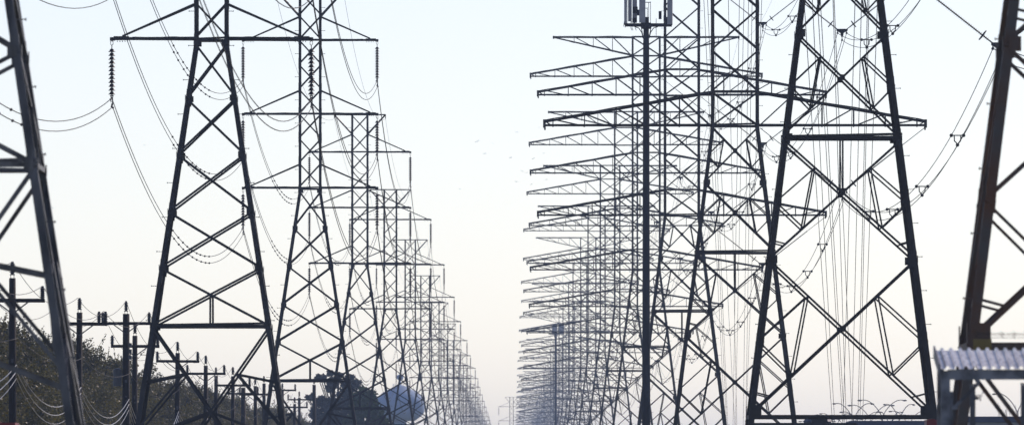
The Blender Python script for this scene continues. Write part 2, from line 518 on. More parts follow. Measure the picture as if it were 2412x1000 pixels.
# a single hazy pylon far down the middle
far_t = link('lattice_pylon', bpy.data.meshes['lattice_pylon_far'], None, pt(1205, 0, F * U / 60) * 1.0)
far_t.location.z = 0
tag(far_t, 'single faint pylon far away in the gap between both rows', 'pylon')

# ---------------------------------------------------------------- conductors
def catenary(A, B, sag, n):
    return [A.lerp(B, t / n) - Vector((0, 0, 4 * sag * (t / n) * (1 - t / n))) for t in range(n + 1)]
def conductor(towers, locals_, sag, r, name, label, group, nmax, spacer=None, beads=False, m='wire', cat='power line'):
    root = empty(name, towers[0].location)
    tag(root, label, cat, group)
    O = Vector(towers[0].location)
    inv = []
    for loc in locals_:
        b = MB()
        for k in range(min(len(towers) - 1, nmax)):
            A = towers[k].matrix_basis @ Vector(loc); B = towers[k + 1].matrix_basis @ Vector(loc)
            seg = 28 if k < 4 else (16 if k < 9 else 8)
            b.tube([p - O for p in catenary(A, B, sag, seg)], r, 6 if k < 4 else 4)
        b.smooth = True
        b.build('wire', m, root)
    if beads:
        b = MB()
        for k in range(min(7, len(towers) - 1)):
            for li, loc in enumerate(locals_):
                A = towers[k].matrix_basis @ Vector(loc); B = towers[k + 1].matrix_basis @ Vector(loc)
                for q in range(9):
                    t = .37 + q * .036 + R.uniform(-.004, .004)
                    p = A.lerp(B, t) - Vector((0, 0, 4 * sag * t * (1 - t))) - O
                    b.ball(p, .055, 6, (1, 1.8, 1))
        b.build('bird_diverter', 'polymer', root)['kind'] = 'stuff'
    if spacer:
        for k in range(min(5, len(towers) - 1)):
            for q in range(4):
                t = .19 + q * .195 + R.uniform(-.02, .02)
                ps = [((towers[k].matrix_basis @ Vector(l)).lerp(towers[k + 1].matrix_basis @ Vector(l), t) - Vector((0, 0, 4 * sag * t * (1 - t)))) for l in locals_]
                c = (ps[0] + ps[1]) / 2; b = MB()
                loc0 = c
                P = [x - c for x in ps]
                for x in P: b.ball(x, .085, 8)
                b.beam(P[0], P[1], .05)
                b.tube([P[0] * .55 , P[0] * .5 + Vector((0, 0, -.25)), P[2] * .75 + Vector((-.06, 0, 0)), P[2]], .028)
                b.tube([P[1] * .55 , P[1] * .5 + Vector((0, 0, -.25)), P[2] * .75 + Vector((.06, 0, 0)), P[2]], .028)
                b.build('spacer', 'polymer', root, c - O)
    return root
names = ['lowest', 'middle', 'top']
for ai, h in enumerate(TARM):
    for sx, side in ((-1, 'left'), (1, 'right')):
        z = tz_cond(h)
        conductor(LEFT, [(sx * .503 * U, 0, z - .12), (sx * .503 * U + .03, 0, z - .46)], .46 * U, .0165, 'power_line',
                  'twin cable hanging from the %s %s arms of the left pylon row' % (names[ai], side), 'twin cables of the left pylon row', 14,
                  beads=(sx < 0))
for sx, side in ((-1, 'left'), (1, 'right')):
    conductor(LEFT, [(sx * .255 * U, 0, TZ(3.765) - .3)], .30 * U, .009, 'shield_wire', 'thin single wire along the very top %s tips of the left pylons' % side,
              'thin top wires', 12)
    if sx > 0: conductor(RIGHT, [(sx * .397 * W, 0, BZ(1.955))], .10 * W, .009, 'shield_wire', 'thin single wire along the very top %s tips of the right pylons' % side,
              'thin top wires', 12)
for ai, h in enumerate(BARM):
    conductor(RIGHT, [(.281 * W + cx, 0, BZ(h - .164) + cz) for cx, cz in BSUB], .148 * W, .0175, 'power_line',
              'three-wire bundle with spacers hanging from the %s right arms of the right pylon row' % names[ai], 'triple bundles of the right pylon row', 12, spacer=True)

# fans of steep thin wires seen between the right pylons
def fan(pairs, y0, y1, dn, df, ytop, ybot, grp, label):
    for a, c in pairs:
        sl = (c - a) / (y1 - y0)
        A = pt(a + sl * (ytop - y0), ytop, dn); B = pt(a + sl * (ybot - y0), ybot, df)
        mid = A + (B - A) * .02
        b = MB(); b.smooth = True
        pts = catenary(A, B, R.uniform(.3, .9), 24)
        b.tube([p - A for p in pts], .016, 5)
        o = b.build('overhead_wire', 'wire', None, A); tag(o, label, 'overhead wire', grp)
fan([(1915, 1962), (1930, 1967), (1944, 1986), (1950, 1990), (1972, 1994), (2005, 1985), (2022, 2006), (2036, 2020), (2040, 2025), (2056, 2031), (1978, 2008)],
    300, 1000, 420, 900, -300, 1085, 'steep wires between the largest right pylon legs', 'thin steep wire dropping through the largest right pylon base')
fan([(1686, 1706), (1692, 1710), (1697, 1713), (1708, 1729), (1727, 1735), (1733, 1727), (1741, 1733), (1756, 1751), (1763, 1757), (1773, 1758)],
    560, 960, 600, 1300, -200, 1090, 'steep wires behind the dark right pylon', 'thin steep wire dropping behind the dark right pylon')

# ---------------------------------------------------------------- wooden poles
PL = -18.8
def pole_parts(top, arm_z=None, arm=(-1.2, 1.2), dia=.28, second=None, brace=True, pins=(-1.13, 1.13)):
    P = []
    b = MB(); b.smooth = True; b.lathe((0, 0, 0), (0, 0, top), [(0, dia * .62), (top * .5, dia * .54), (top, dia * .46)], 12); P.append(('pole_shaft', b, 'wood'))
    def ins(x, z, s=1.0, y=0):
        i = MB(); prof = [(0, .05 * s)]; t = .06
        for k in range(5): prof += [(t, .075 * s), (t + .02, .12 * s), (t + .045, .06 * s)]; t += .075
        prof += [(t, .06 * s), (t + .05, .045 * s)]
        i.lathe((x, y, z), (x, y, z + t + .05), prof, 10); return i
    b = MB(); b.beam((-.06, -.1, top - .35), (-.06, -.1, top + .12), .025); b.beam((.06, -.1, top - .35), (.06, -.1, top + .12), .025); b.box((0, -.1, top + .13), (.2, .06, .04)); P.append(('pin_bracket', b, 'pot'))
    P.append(('insulator', ins(0, top + .14, 1.0, -.1), 'pot'))
    zs = [(arm_z, arm, pins)] if arm_z else []
    if second: zs.append(second)
    for az, ar, pn in zs:
        b = MB(); b.beam((ar[0], -.19, az), (ar[1], -.19, az), .13, .15)
        b.box((ar[1] - .03, -.19, az), (.1, .13, .16))
        P.append(('crossarm', b, 'wood'))
        if brace:
            b = MB(); b.beam((-.62, -.24, az - .04), (0, -.2, az - .5), .045, .05); b.beam((.62, -.24, az - .04), (0, -.2, az - .5), .045, .05); P.append(('arm_brace', b, 'lamp'))
        for x in pn: P.append(('insulator', ins(x, az + .06, 1.0, -.19), 'pot'))
    b = MB(); b.box((0, -.17, top * .72), (.1, .05, .14)); b.cyl((0, -.18, EYE + 4.5), (0, -.3, EYE + 4.5), .04); b.cyl((0, -.18, EYE + 4.7), (0, -.3, EYE + 4.7), .04)
    P.append(('cable_clip', b, 'lamp'))
    return P
def dP(off): return 18.8 * F / off
POLES = []
lab_p = ['tall wooden pole at far left edge behind the cut pylon leg', 'dark wooden pole just right of the cut pylon leg, long crossarm in front of trees',
         'thick wooden pole left of the large left pylon, highest of the poles',
         'slimmer wooden pole close beside the thickest pole, with the lower crossarm',
         'wooden pole just inside the left leg of the large pylon, single crossarm', 'wooden pole standing second inside the large left pylon legs',
         'wooden pole standing third inside the large left pylon legs', 'wooden pole just left of the right leg of the large pylon']
offs = [1176, 1023, 909, 890, 791, 722, 658, 603]
tops = [.430, .4155, .464, .416, .417, .4155, .418, .418]
for k, off in enumerate(offs):
    d = dP(off); top = EYE + tops[k] * 18.8
    az = EYE + {0: .385, 1: .389, 2: .4389, 3: .388, 4: .392, 5: .389, 6: .385, 7: .385}[k] * 18.8
    top_w = top
    pn = (-1.13, .85, 1.13) if k in (1, 3) else (-1.13, 1.13)
    sec = None
    parts = pole_parts(top, az, dia=.36 if k == 2 else .28, pins=pn, second=sec)
    if k == 2:
        b = MB(); b.cyl((-.42, -.15, EYE + 5.2), (-.42, -.15, EYE + 6.0), .22, n=12); b.beam((-.3, -.1, EYE + 5.8), (0, 0, EYE + 5.8), .08)
        b.ball((-.42, -.15, EYE + 6.0), .2, 8, (1, 1, .4)); parts.append(('transformer', b, 'pot'))
        b = MB()
        for z in (6.6, 6.9, 7.2): b.box((.2, -.15, EYE + z), (.16, .1, .2))
        parts.append(('fuse_cutout', b, 'pot'))
    r = empty('utility_pole', (PL, d, 0), R.uniform(-.05, .05)); r.rotation_euler[1] = R.uniform(-.008, .008)
    for n, b, m in parts: b.build(n, m, r)
    tag(r, lab_p[k], 'utility pole', 'wooden poles along the hedge'); POLES.append((r, top, az))
# further poles
ex = [(509, 884, None, .0), (573, 912, 926, 0), (622, 902, None, 0), (665, 918, 918, 0), (694, 950, 958, 0), (740, 905, None, .1), (705, 935, 940, 0)]
lx = ['short hazy pole beside the third pole inside the large pylon', 'thick wooden pole near the right leg foot of the large pylon', 'bare dark pole just left of the large pylon right leg',
      'hazy pole with long crossarm between the large pylon leg and second pylon leg', 'low hazy pole just left of the pine tree', 'thick bare dark pole in front of the pine tree', 'small hazy crossarm pole left of the pine tree']
for k, (x, yt, ya, dd) in enumerate(ex):
    d = 900 + 60 * k; p = pt(x, yt, d)
    q = pt(x, ya, d).z if ya else p.z - .5
    parts = pole_parts(p.z, q if ya else None, dia=.38 if k in (1, 5) else .3)
    r = empty('utility_pole', (p.x, d, 0), R.uniform(-.1, .1))
    for n, b, m in parts: b.build(n, m, r)
    tag(r, lx[k], 'utility pole', 'wooden poles along the hedge')
# pole wires
seq = [0, 1, 2, 4, 5, 6, 7]
def pole_wire(getp, sag, r, m, name, label, cat, grp, idx=seq, pre=True):
    P = [getp(*POLES[i]) for i in idx]
    if pre: P = [P[0] + (P[0] - P[1])] + P
    P.append(P[-1] + (P[-1] - P[-2])); P.append(P[-1] + (P[-1] - P[-2]))
    b = MB(); b.smooth = True
    for A, B in zip(P[:-1], P[1:]): b.tube([p - P[0] for p in catenary(A, B, sag * ((B - A).length / 71) ** 2, 16)], r, 5)
    o = b.build(name, m, None, P[0]); tag(o, label, cat, grp)
pole_wire(lambda r, t, a: Vector((PL, r.location.y - .1, t + .62)), .9, .012, 'wire', 'pole_wire', 'thin dark wire over the tops of the wooden poles', 'pole wire', 'dark wires on the wooden poles')
pole_wire(lambda r, t, a: Vector((PL - 1.13, r.location.y - .2, a + .55)), .8, .012, 'wire', 'pole_wire', 'thin dark wire on the left crossarm ends of the wooden poles', 'pole wire', 'dark wires on the wooden poles')
pole_wire(lambda r, t, a: Vector((PL + 1.13, r.location.y - .2, a + .55)), .8, .012, 'wire', 'pole_wire', 'thin dark wire on the right crossarm ends of the wooden poles', 'pole wire', 'dark wires on the wooden poles')
pole_wire(lambda r, t, a: Vector((PL + .2, r.location.y - .25, EYE + .31 * 18.8)), .5, .010, 'wire', 'pole_wire', 'thin dark wire on the shafts of the wooden poles above the white cables', 'pole wire', 'dark wires on the wooden poles')
for q, (hh, nm) in enumerate(((.243, 'upper'), (.230, 'middle'), (.216, 'lower'))):
    pole_wire(lambda r, t, a: Vector((PL + .15, r.location.y - .3, EYE + hh * 18.8 + (.25 if r is POLES[0][0] else 0))), 1.25 + .1 * q, .018 if q < 2 else .012, 'service', 'service_cable',
              '%s of the three bright sagging cables low on the wooden poles before the trees' % nm, 'cable', 'bright cables low on the wooden poles')

# ---------------------------------------------------------------- cell towers
def cell_tower(px, pyplat, d, dia, sc, label, panels, full=True):
    p = pt(px, pyplat, d); z = p.z
    r = empty('cell_tower', (p.x, d, 0)); tag(r, label, 'cell tower')
    b = MB(); b.smooth = True; b.lathe((0, 0, 0), (0, 0, z), [(0, dia * .75), (z * .5, dia * .6), (z * .96, dia * .5), (z, dia * .42)], 16); b.build('pole_shaft', 'pole', r)
    b = MB(); s = sc
    tri = [Vector((-1.45 * s, -.5 * s, z)), Vector((1.75 * s, -.35 * s, z)), Vector((.1 * s, 1.6 * s, z))]
    for i in range(3):
        b.beam(tri[i], tri[(i + 1) % 3], .1 * s, .13 * s); b.beam(tri[i] * 1 + Vector((0, 0, -.12)), Vector((0, 0, z - .12)), .09 * s)
    b.cyl((0, 0, z - .3 * s), (0, 0, z + .12 * s), .35 * s, n=12)
    b.build('platform', 'pole', r)
    b = MB()
    for sx in (-1, 1):
        b.tube([(sx * .8 * s, 0, z - .15 * s), (sx * .5 * s, 0, z - .25 * s), (sx * .3 * s, 0, z - .55 * s), (sx * .2 * s, 0, z - .95 * s)], .035 * s, 6)
        b.tube([(sx * .35 * s, -.2, z - .1 * s), (sx * .3 * s, -.2, z - .4 * s), (sx * .22 * s, -.1, z - .8 * s)], .03 * s, 6)
    b.tube([(-1.5 * s, -.5 * s, z + .2), (-1.55 * s, -.55 * s, z - .15), (-1.42 * s, -.5 * s, z - .22), (-1.4 * s, -.5 * s, z)], .02 * s, 5)
    for x in (-1.0, -.92, -.7): b.tube([(x * s, -.4 * s, z), (x * s - .05, -.4 * s, z - .25 * s), (x * s + .02, -.4 * s, z - .42 * s)], .02 * s, 5)
    b.build('feed_cable', 'pole', r)
    for (x, y, w, dp, z0, z1, rot) in panels:
        b = MB(); ro = Matrix.Rotation(rot, 3, 'Z'); c = Vector((x * s, y * s, z + (z0 + z1) / 2 * s))
        b.box(c, (w * s, dp * s, (z1 - z0) * s), ro); b.box(c + ro @ Vector((0, -dp * s * .55, 0)), (w * s * .8, .02, (z1 - z0) * s * .97), ro)
        a = b.build('antenna_panel', 'panel', r)
        b = MB(); q = c + ro @ Vector((0, (dp / 2 + .09) * s, 0)); b.cyl(q - Vector((0, 0, (z1 - z0) / 2 * s + .1)), q + Vector((0, 0, (z1 - z0) / 2 * s)), .04 * s)
        b.beam(c, q, .06 * s); b.build('mount_pipe', 'pole', a)
    if full:
        for (x, z0, z1, w) in ((-.8, .1, .45, .3), (-.75, .75, 1.2, .34), (.05, .05, .5, .22), (.95, .35, .9, .2), (1.55, .05, .5, .4), (1.6, 1.1, 1.6, .3), (-.55, .6, 1.0, .16), (1.25, .2, .6, .14)):
            b = MB(); b.box((x * s, -.25 * s, z + (z0 + z1) / 2 * s), (w * s, .2 * s, (z1 - z0) * s)); b.box((x * s, -.36 * s, z + (z0 + z1) / 2 * s), (w * s * .7, .03, (z1 - z0) * s * .8)); b.build('radio_unit', 'pole', r)
        b = MB()
        for x, z0, z1 in ((.3, 0, 1.55), (.17, 0, 1.5), (.08, .4, 1.15), (.68, -.95, .4), (-1.3, 0, 1.8), (1.3, -.4, .3), (-.35, 0, 1.9)):
            b.beam((x * s, -.2 * s, z + z0 * s), (x * s, -.2 * s, z + z1 * s), .035 * s)
        b.beam((-.05 * s, -.2 * s, z + 1.5 * s), (.32 * s, -.2 * s, z + 1.5 * s), .05 * s); b.beam((-.05 * s, -.2 * s, z + 1.1 * s), (.1 * s, -.2 * s, z + 1.1 * s), .04 * s)
        b.build('mast_pipes', 'pole', r)
    return r
cell_tower(1522, 58, 840, .42, 1.0, 'dark steel monopole with antenna panels at its top, in front of the right pylons',
           [(-1.42, -.6, .12, .3, .05, 2.4, .2), (-1.12, -.3, .2, .12, .2, 2.4, -.7), (-.78, .1, .3, .12, .15, 2.4, .2), (-.27, -.6, .42, .14, .1, 2.5, .05),
            (1.62, -.4, .34, .2, .0, 2.5, -.2)])
cell_tower(1309, 785, 2750, .5, 1.05, 'hazy distant monopole with square antenna clusters among the far right pylons',
           [(-.35, -.4, .9, .4, .0, 1.9, 0), (1.25, -.4, 1.1, .4, .0, 2.1, 0), (.2, .6, .3, .2, .1, 2.0, 0)], False)

# ---------------------------------------------------------------- water tower
r = empty('water_tower', (pt(942, 0, 2800).x, 2800, 0)); tag(r, 'pale blue rounded water tank with a small cap, behind the left pylons', 'water tower')
ztop = pt(0, 905, 2800).z; zb = pt(0, 990, 2800).z; rr = 58 * 2800 / F
b = MB(); b.smooth = True; zm = zb + 1.5
H_ = ztop - zb
prof = [(0, rr * .6), (.8, rr * .8), (1.6, rr * .95), (2.2, rr), (H_ * .48, rr), (H_ * .56, rr * .985), (H_ * .63, rr * .93), (H_ * .70, rr * .84), (H_ * .78, rr * .7), (H_ * .86, rr * .5), (H_ * .93, rr * .3), (H_ * .98, rr * .14), (H_, .05)]
b.lathe((0, 0, zb), (0, 0, ztop), prof, 40); b.build('tank', 'tank', r)
b = MB(); b.smooth = True; b.cyl((0, 0, 0), (0, 0, zb), 2.2, 1.5, 20); b.build('pedestal', 'tank', r)
b = MB(); b.cyl((0, 0, ztop - .3), (0, 0, ztop + 1.0), .25, .2, 14); b.ball((0, 0, ztop + 1.7), .75, 12, (1.1, 1.1, .9)); b.cyl((.5, 0, ztop), (.5, 0, ztop + 3.2), .06); b.build('vent_cap', 'tank', r)
b = MB()
for i in range(24):
    a = 2 * math.pi * i / 24; b.beam((1.6 * math.cos(a), 1.6 * math.sin(a), ztop - 1.0), (1.6 * math.cos(a), 1.6 * math.sin(a), ztop + .2), .05)
b.build('railing', 'tank', r)

# ---------------------------------------------------------------- street lamps (far, pale)
def lamp_mesh():
    arms = []
    P = MB(); P.cyl((0, 0, 0), (0, 0, 11.95), .12, .08, 8)
    for sx in (-1, 1):
        b = MB(); pts = [(sx * 2.1 * (t / 8) ** 1.15, 0, 11.9 + 2.05 * (1 - (1 - t / 8) ** 1.7)) for t in range(9)] + [(sx * 2.5, 0, 13.95)]
        b.tube(pts, .05, 6); arms.append(b)
    return P, arms
P_, arms_ = lamp_mesh()
lm = P_.mesh('lamp_post', 'lamp'); am = [a.mesh('lamp_arm', 'lamp') for a in arms_]
hm = []
for sx in (-1, 1):
    b = MB(); b.smooth = True; b.ball((sx * 2.7, 0, 13.9), .28, 10, (1, .5, .35)); hm.append(b.mesh('lamp_head', 'lamp'))
for k, (x, y, dd) in enumerate([(2078, 940, 1), (2052, 952, 1), (2010, 948, 1), (2028, 968, 1), (2096, 968, 1), (2118, 950, 1), (2090, 975, 1), (2140, 966, 1), (1996, 985, 1), (1968, 972, 1), (1940, 984, 1), (1925, 990, 1), (1905, 996, 1), (2165, 990, 1), (2396, 925, 1)]):
    d = (14.0 - EYE) * F / (HY - y)
    r = empty('street_lamp', (pt(x, 0, d).x, d, 0), R.uniform(-.9, .9)); link('lamp_post', lm, r)
    for a, h in zip(am, hm): link('lamp_arm', a, r); link('lamp_head', h, r)
    if k == 14: tag(r, 'twin arm street lamp standing between the two grey posts under the canopy', 'street lamp', 'distant twin arm street lamps')
    else: tag(r, 'pale twin arm street lamp in the distant cluster beyond the largest right pylon', 'street lamp', 'distant twin arm street lamps')

# ---------------------------------------------------------------- canopy at right, near
d = 225.0; s = d / F
r = empty('canopy', (pt(2213, 0, d).x, d, 0)); tag(r, 'corrugated metal canopy roof on a grey steel column at the lower right corner', 'canopy')
zb0 = EYE + (HY - 893) * s; zb1 = EYE + (HY - 869) * s
b = MB()
x0, x1 = 0.02, 3.6; pitch = .168; y0, y1 = -.12, 2.9; zf, zr = zb1 + .01, zb1 + .01 + .37
prof = []
x = x0
while x < x1:
    prof += [(x, 0), (x + .085, 0), (x + .10, .05), (x + .145, .05)]; x += pitch
n = len(prof); vs = []
for t in (0, 1):
    for (xx, zz) in prof: vs.append((xx, y0 if t == 0 else y1, (zf if t == 0 else zr) + zz))
for t in (0, 1):
    for (xx, zz) in prof: vs.append((xx, y0 if t == 0 else y1, (zf if t == 0 else zr) + zz - .006))
fs = []
for i in range(n - 1):
    fs.append((i, i + 1, n + i + 1, n + i)); fs.append((2 * n + i, 3 * n + i, 3 * n + i + 1, 2 * n + i + 1)); fs.append((i, 2 * n + i, 2 * n + i + 1, i + 1)); fs.append((n + i, n + i + 1, 3 * n + i + 1, 3 * n + i))
b.raw(vs, fs); b.build('roof_sheet', 'roofm', r)
b = MB(); b.beam((0, -.1, zf - .02), (0, 2.9, zr - .02), .03, .22)
b.build('gable_trim', 'zinc', r)
b = MB(); zc = (zb0 + zb1) / 2; hh = zb1 - zb0
b.box((1.9, -.02, zc), (3.5, .012, hh)); b.box((1.9, .04, zb1 - .008), (3.5, .1, .012)); b.box((1.9, .04, zb0 + .008), (3.5, .1, .012))
for k in range(3): b.cyl((.24 , -.03, zc + (k - 1) * .06), (.24, -.045, zc + (k - 1) * .06), .012, n=6); b.cyl((1.55 , -.03, zc + (k - 1) * .06), (1.55, -.045, zc + (k - 1) * .06), .012, n=6)
b.build('front_beam', 'zinc', r)
b = MB(); b.box((.11, .06, (zb1 - .02) / 2), (.17, .14, zb1 - .02)); b.box((.22, .12, (zb1 - .4) / 2), (.06, .08, zb1 - .4)); b.build('column', 'zinc', r)
b = MB(); b.beam((.28, .02, EYE + (HY - 957) * s), (.70, .02, EYE + (HY - 903) * s), .06, .07, (0, 1, 0)); b.box((.70, .02, EYE + (HY - 899) * s), (.07, .05, .1)); b.box((.28, .02, EYE + (HY - 958) * s), (.12, .05, .07)); b.build('knee_brace', 'zinc', r)
b = MB(); b.box((.11, 2.7, (zr - .1) / 2), (.12, .12, zr - .1)); b.box((3.4, .06, zb1 / 2 - .02), (.16, .14, zb1 - .04)); b.build('rear_column', 'zinc', r)
b = MB(); b.beam((0.05, 2.7, zr - .15), (3.6, 2.7, zr - .15), .08, .14); b.build('rear_beam', 'zinc', r)

# grey posts beyond the canopy
for x, yt, lab in ((2291, 907, 'square grey post under the left part of the canopy with a small bracket'), (2411, 905, 'square grey post cut by the right edge under the canopy')):
    d = 240.0; p = pt(x, yt, d)
    b = MB(); b.box((0, 0, p.z / 2), (.105, .105, p.z)); b.box((0, 0, p.z + .02), (.125, .125, .03)); 
    if x < 2400:
        b.tube([(.05, -.05, p.z - .2), (.14, -.06, p.z - .18), (.15, -.06, p.z - .3)], .012); b.tube([(.05, -.05, p.z - .22), (.17, -.06, p.z - .22), (.2, -.06, p.z - .1)], .008); b.box((.08, -.02, p.z - .25), (.08, .05, .05))
    o = b.build('steel_post', 'post', None, (p.x, d, 0)); tag(o, lab, 'post', 'grey posts under the canopy')
# barbed wire strands above the canopy
for k, y in enumerate((781, 785, 791)):
    d = 232.0; A = pt(2298, y + 2, d); B = pt(2560, y, d)
    b = MB(); b.tube([p - A for p in catenary(A, B, .02, 12)], .005, 4)
    for q in range(9):
        c = A.lerp(B, q / 9 + R.uniform(0, .03)) - A; b.tube([c + Vector((-.04, 0, .03)), c, c + Vector((.03, 0, -.035))], .004, 4)
    o = b.build('barbed_wire', 'wire', None, A); tag(o, '%s thin barbed strand above the canopy roof at the right edge' % ['top', 'middle', 'bottom'][k], 'barbed wire', 'barbed strands above the canopy')

# low buildings peeking over the bottom edge
def building(x0, x1, yt, d, wall, fascia, label, extra=0, name='low_building', fz=.5):
    A = pt(x0, yt, d); B = pt(x1, yt, d); w = B.x - A.x; z = A.z
    r = empty(name, ((A.x + B.x) / 2, d, 0)); tag(r, label, 'building')
    b = MB(); b.box((0, 4, (z - fz) / 2), (w - .3, 8, z - fz)); b.build('wall', wall, r)
    b = MB(); b.box((0, 4, z - fz / 2), (w, 8.4, fz)); b.box((0, 4, z + .02), (w - .2, 8.2, .04)); b.build('roof', fascia, r)
    nw = max(2, int(w / 2.2))
    for k in range(nw):
        xx = -w / 2 + (k + .5) * w / nw
        b = MB(); b.box((xx, -.02, z - fz - .9), (w / nw * .6, .06, 1.2)); f = b.build('window', 'glass', r)
        b = MB(); b.box((xx, -.06, z - fz - 1.55), (w / nw * .7, .12, .08)); b.build('sill', 'zinc', f)
    return r, z
r1, z1 = building(1768, 2020, 996, 700, 'darkroof', 'darkroof', 'dark flat roof edge along the bottom between the largest right pylon legs')
b = MB(); b.box((.9, 1, z1 + .1), (.9, .8, .3)); b.box((.9, 1, z1 + .27), (1.0, .9, .05)); b.build('roof_vent', 'darkroof', r1)
r1, z1 = building(2000, 2206, 991, 760, 'darkroof', 'blueroof', 'long dark blue roof edge near the foot of the largest right pylon')
b = MB(); b.ball((-4.6, 2, z1), .75, 8, (1.2, 1, .6)); b.build('roof_vent', 'blueroof', r1)
r1, z1 = building(2212, 2640, 981, 740, 'wall', 'blueroof', 'low white walled building with blue fascia seen under the canopy', fz=.32)
b = MB()
for k in range(26):
    x = R.uniform(-5, 5); b.beam((x, 2, z1), (x + R.uniform(-.05, .05), 2, z1 + R.uniform(.2, .9)), .02)
b.build('roof_aerials', 'lamp', r1)
def red_shed(x0, x1, yt, d, label):
    A = pt(x0, yt, d); B = pt(x1, yt, d); w = B.x - A.x
    r = empty('shed', ((A.x + B.x) / 2, d, 0)); tag(r, label, 'shed')
    b = MB(); b.box((0, 1.2, (A.z - .2) / 2), (w - .1, 2.2, A.z - .2)); b.build('wall', 'wall', r)
    b = MB(); b.box((0, 1.2, A.z - .1), (w, 2.5, .2)); b.box((0, 1.2, A.z + .01), (w * .5, 1, .03)); b.build('roof', 'red', r)
    b = MB(); b.box((0, .06, 1.0), (.9, .06, 2.0)); b.build('door', 'zinc', r)
red_shed(-120, 36, 994, 330, 'red roof edge at the bottom left corner below the trees')
red_shed(2183, 2211, 987, 400, 'small red roof edge left of the canopy column at the bottom')

# ---------------------------------------------------------------- trees
def leaf_cloud(b, clumps, n, size, rng, elong=1.6):
    tot = sum(c[3] ** 2 for c in clumps)
    for (cx, cy, cz, cr) in clumps:
        m = int(n * cr * cr / tot)
        for _ in range(m):
            v = Vector((rng.gauss(0, 1), rng.gauss(0, 1), rng.gauss(0, 1))).normalized()
            rr_ = cr * (rng.random() ** .4) * (1 + .18 * rng.gauss(0, 1) * (rng.random() < .3))
            c = Vector((cx, cy, cz)) + Vector((v.x, v.y, v.z * .9)) * rr_
            if c.z < .1: continue
            a = Vector((rng.gauss(0, 1), rng.gauss(0, 1), rng.gauss(0, .8))).normalized(); w = a.orthogonal().normalized()
            w = (Matrix.Rotation(rng.uniform(0, 6.28), 3, a) @ w)
            s_ = size * rng.uniform(.6, 1.4)
            b.raw([c - a * s_ * elong / 2, c + w * s_ / 2, c + a * s_ * elong / 2, c - w * s_ / 2], [(0, 1, 2, 3)])
def tree_var(seed, H, rad, n, size, spiky=True, low=.08):
    rng = random.Random(seed); cl = []; tw = MB()
    for _ in range(34):
        z = H * rng.uniform(low, .86); k = math.sin(math.pi * min(1, max(.15, (z / H) * .8 + .12))) ** .6
        a = rng.uniform(0, 6.28); rr_ = rad * k * rng.uniform(.15, .8)
        cl.append((math.cos(a) * rr_, math.sin(a) * rr_, z, rad * rng.uniform(.22, .42)))
    for _ in range(12):
        a = rng.uniform(0, 6.28); rr_ = rad * rng.uniform(0, .6)
        cl.append((math.cos(a) * rr_, math.sin(a) * rr_, H * rng.uniform(.84, .95), rad * rng.uniform(.12, .22)))
    L = MB(); leaf_cloud(L, cl, n, size, rng)
    tw.cyl((0, 0, 0), (0, 0, H * .5), .2, .12, 8)
    for c in cl[:20] + cl[-12:]:
        p0 = Vector((0, 0, H * rng.uniform(.15, .5))); p1 = Vector(c[:3]); m_ = (p0 + p1) / 2 + Vector((rng.uniform(-.4, .4), rng.uniform(-.4, .4), -.3))
        tw.tube([p0, m_, p1], .05, 5)
    if spiky:
        for _ in range(70):
            c = cl[rng.randrange(30, len(cl))]; p0 = Vector(c[:3]); q = p0 + Vector((rng.uniform(-1, 1), rng.uniform(-1, 1), rng.uniform(.5, 1.5)))
            tw.tube([p0, p0.lerp(q, .5) + Vector((rng.uniform(-.15, .15), 0, 0)), q], .013, 3)
            for _k in range(14):
                t = rng.uniform(.35, 1); c0 = p0.lerp(q, t) + Vector((rng.uniform(-.08, .08), 0, rng.uniform(-.08, .08)))
                a = Vector((rng.gauss(0, 1), rng.gauss(0, 1), rng.gauss(0, 1))).normalized(); w = a.orthogonal().normalized(); s_ = size * .8
                L.raw([c0 - a * s_, c0 + w * s_ * .5, c0 + a * s_, c0 - w * s_ * .5], [(0, 1, 2, 3)])
    return L, tw
HV = []
for k in range(4):
    L, tw = tree_var(20 + k, 12.9 + (k % 2) * .8, 4.6, 36000, .115)
    HV.append((L.mesh('crown', 'leaf'), tw.mesh('trunk', 'bark')))
d = 640.0; k = 0
while d < 1950:
    lat = -31.5 + R.uniform(-1.6, 1.6); sc_ = R.uniform(.93, 1.07)
    r = empty('hedge_tree', (lat, d, 0), R.uniform(0, 6.28)); r.scale = (1, 1, sc_ * (.93 if d < 800 else .98))
    c, t = HV[k % 4]; link('crown', c, r); link('trunk', t, r)
    tag(r, 'dense dark olive tree in the hedge behind the wooden poles' if d < 1500 else 'hazy grey tree at the far end of the hedge', 'tree', 'trees of the dense hedge')
    d += R.uniform(9, 15); k += 1
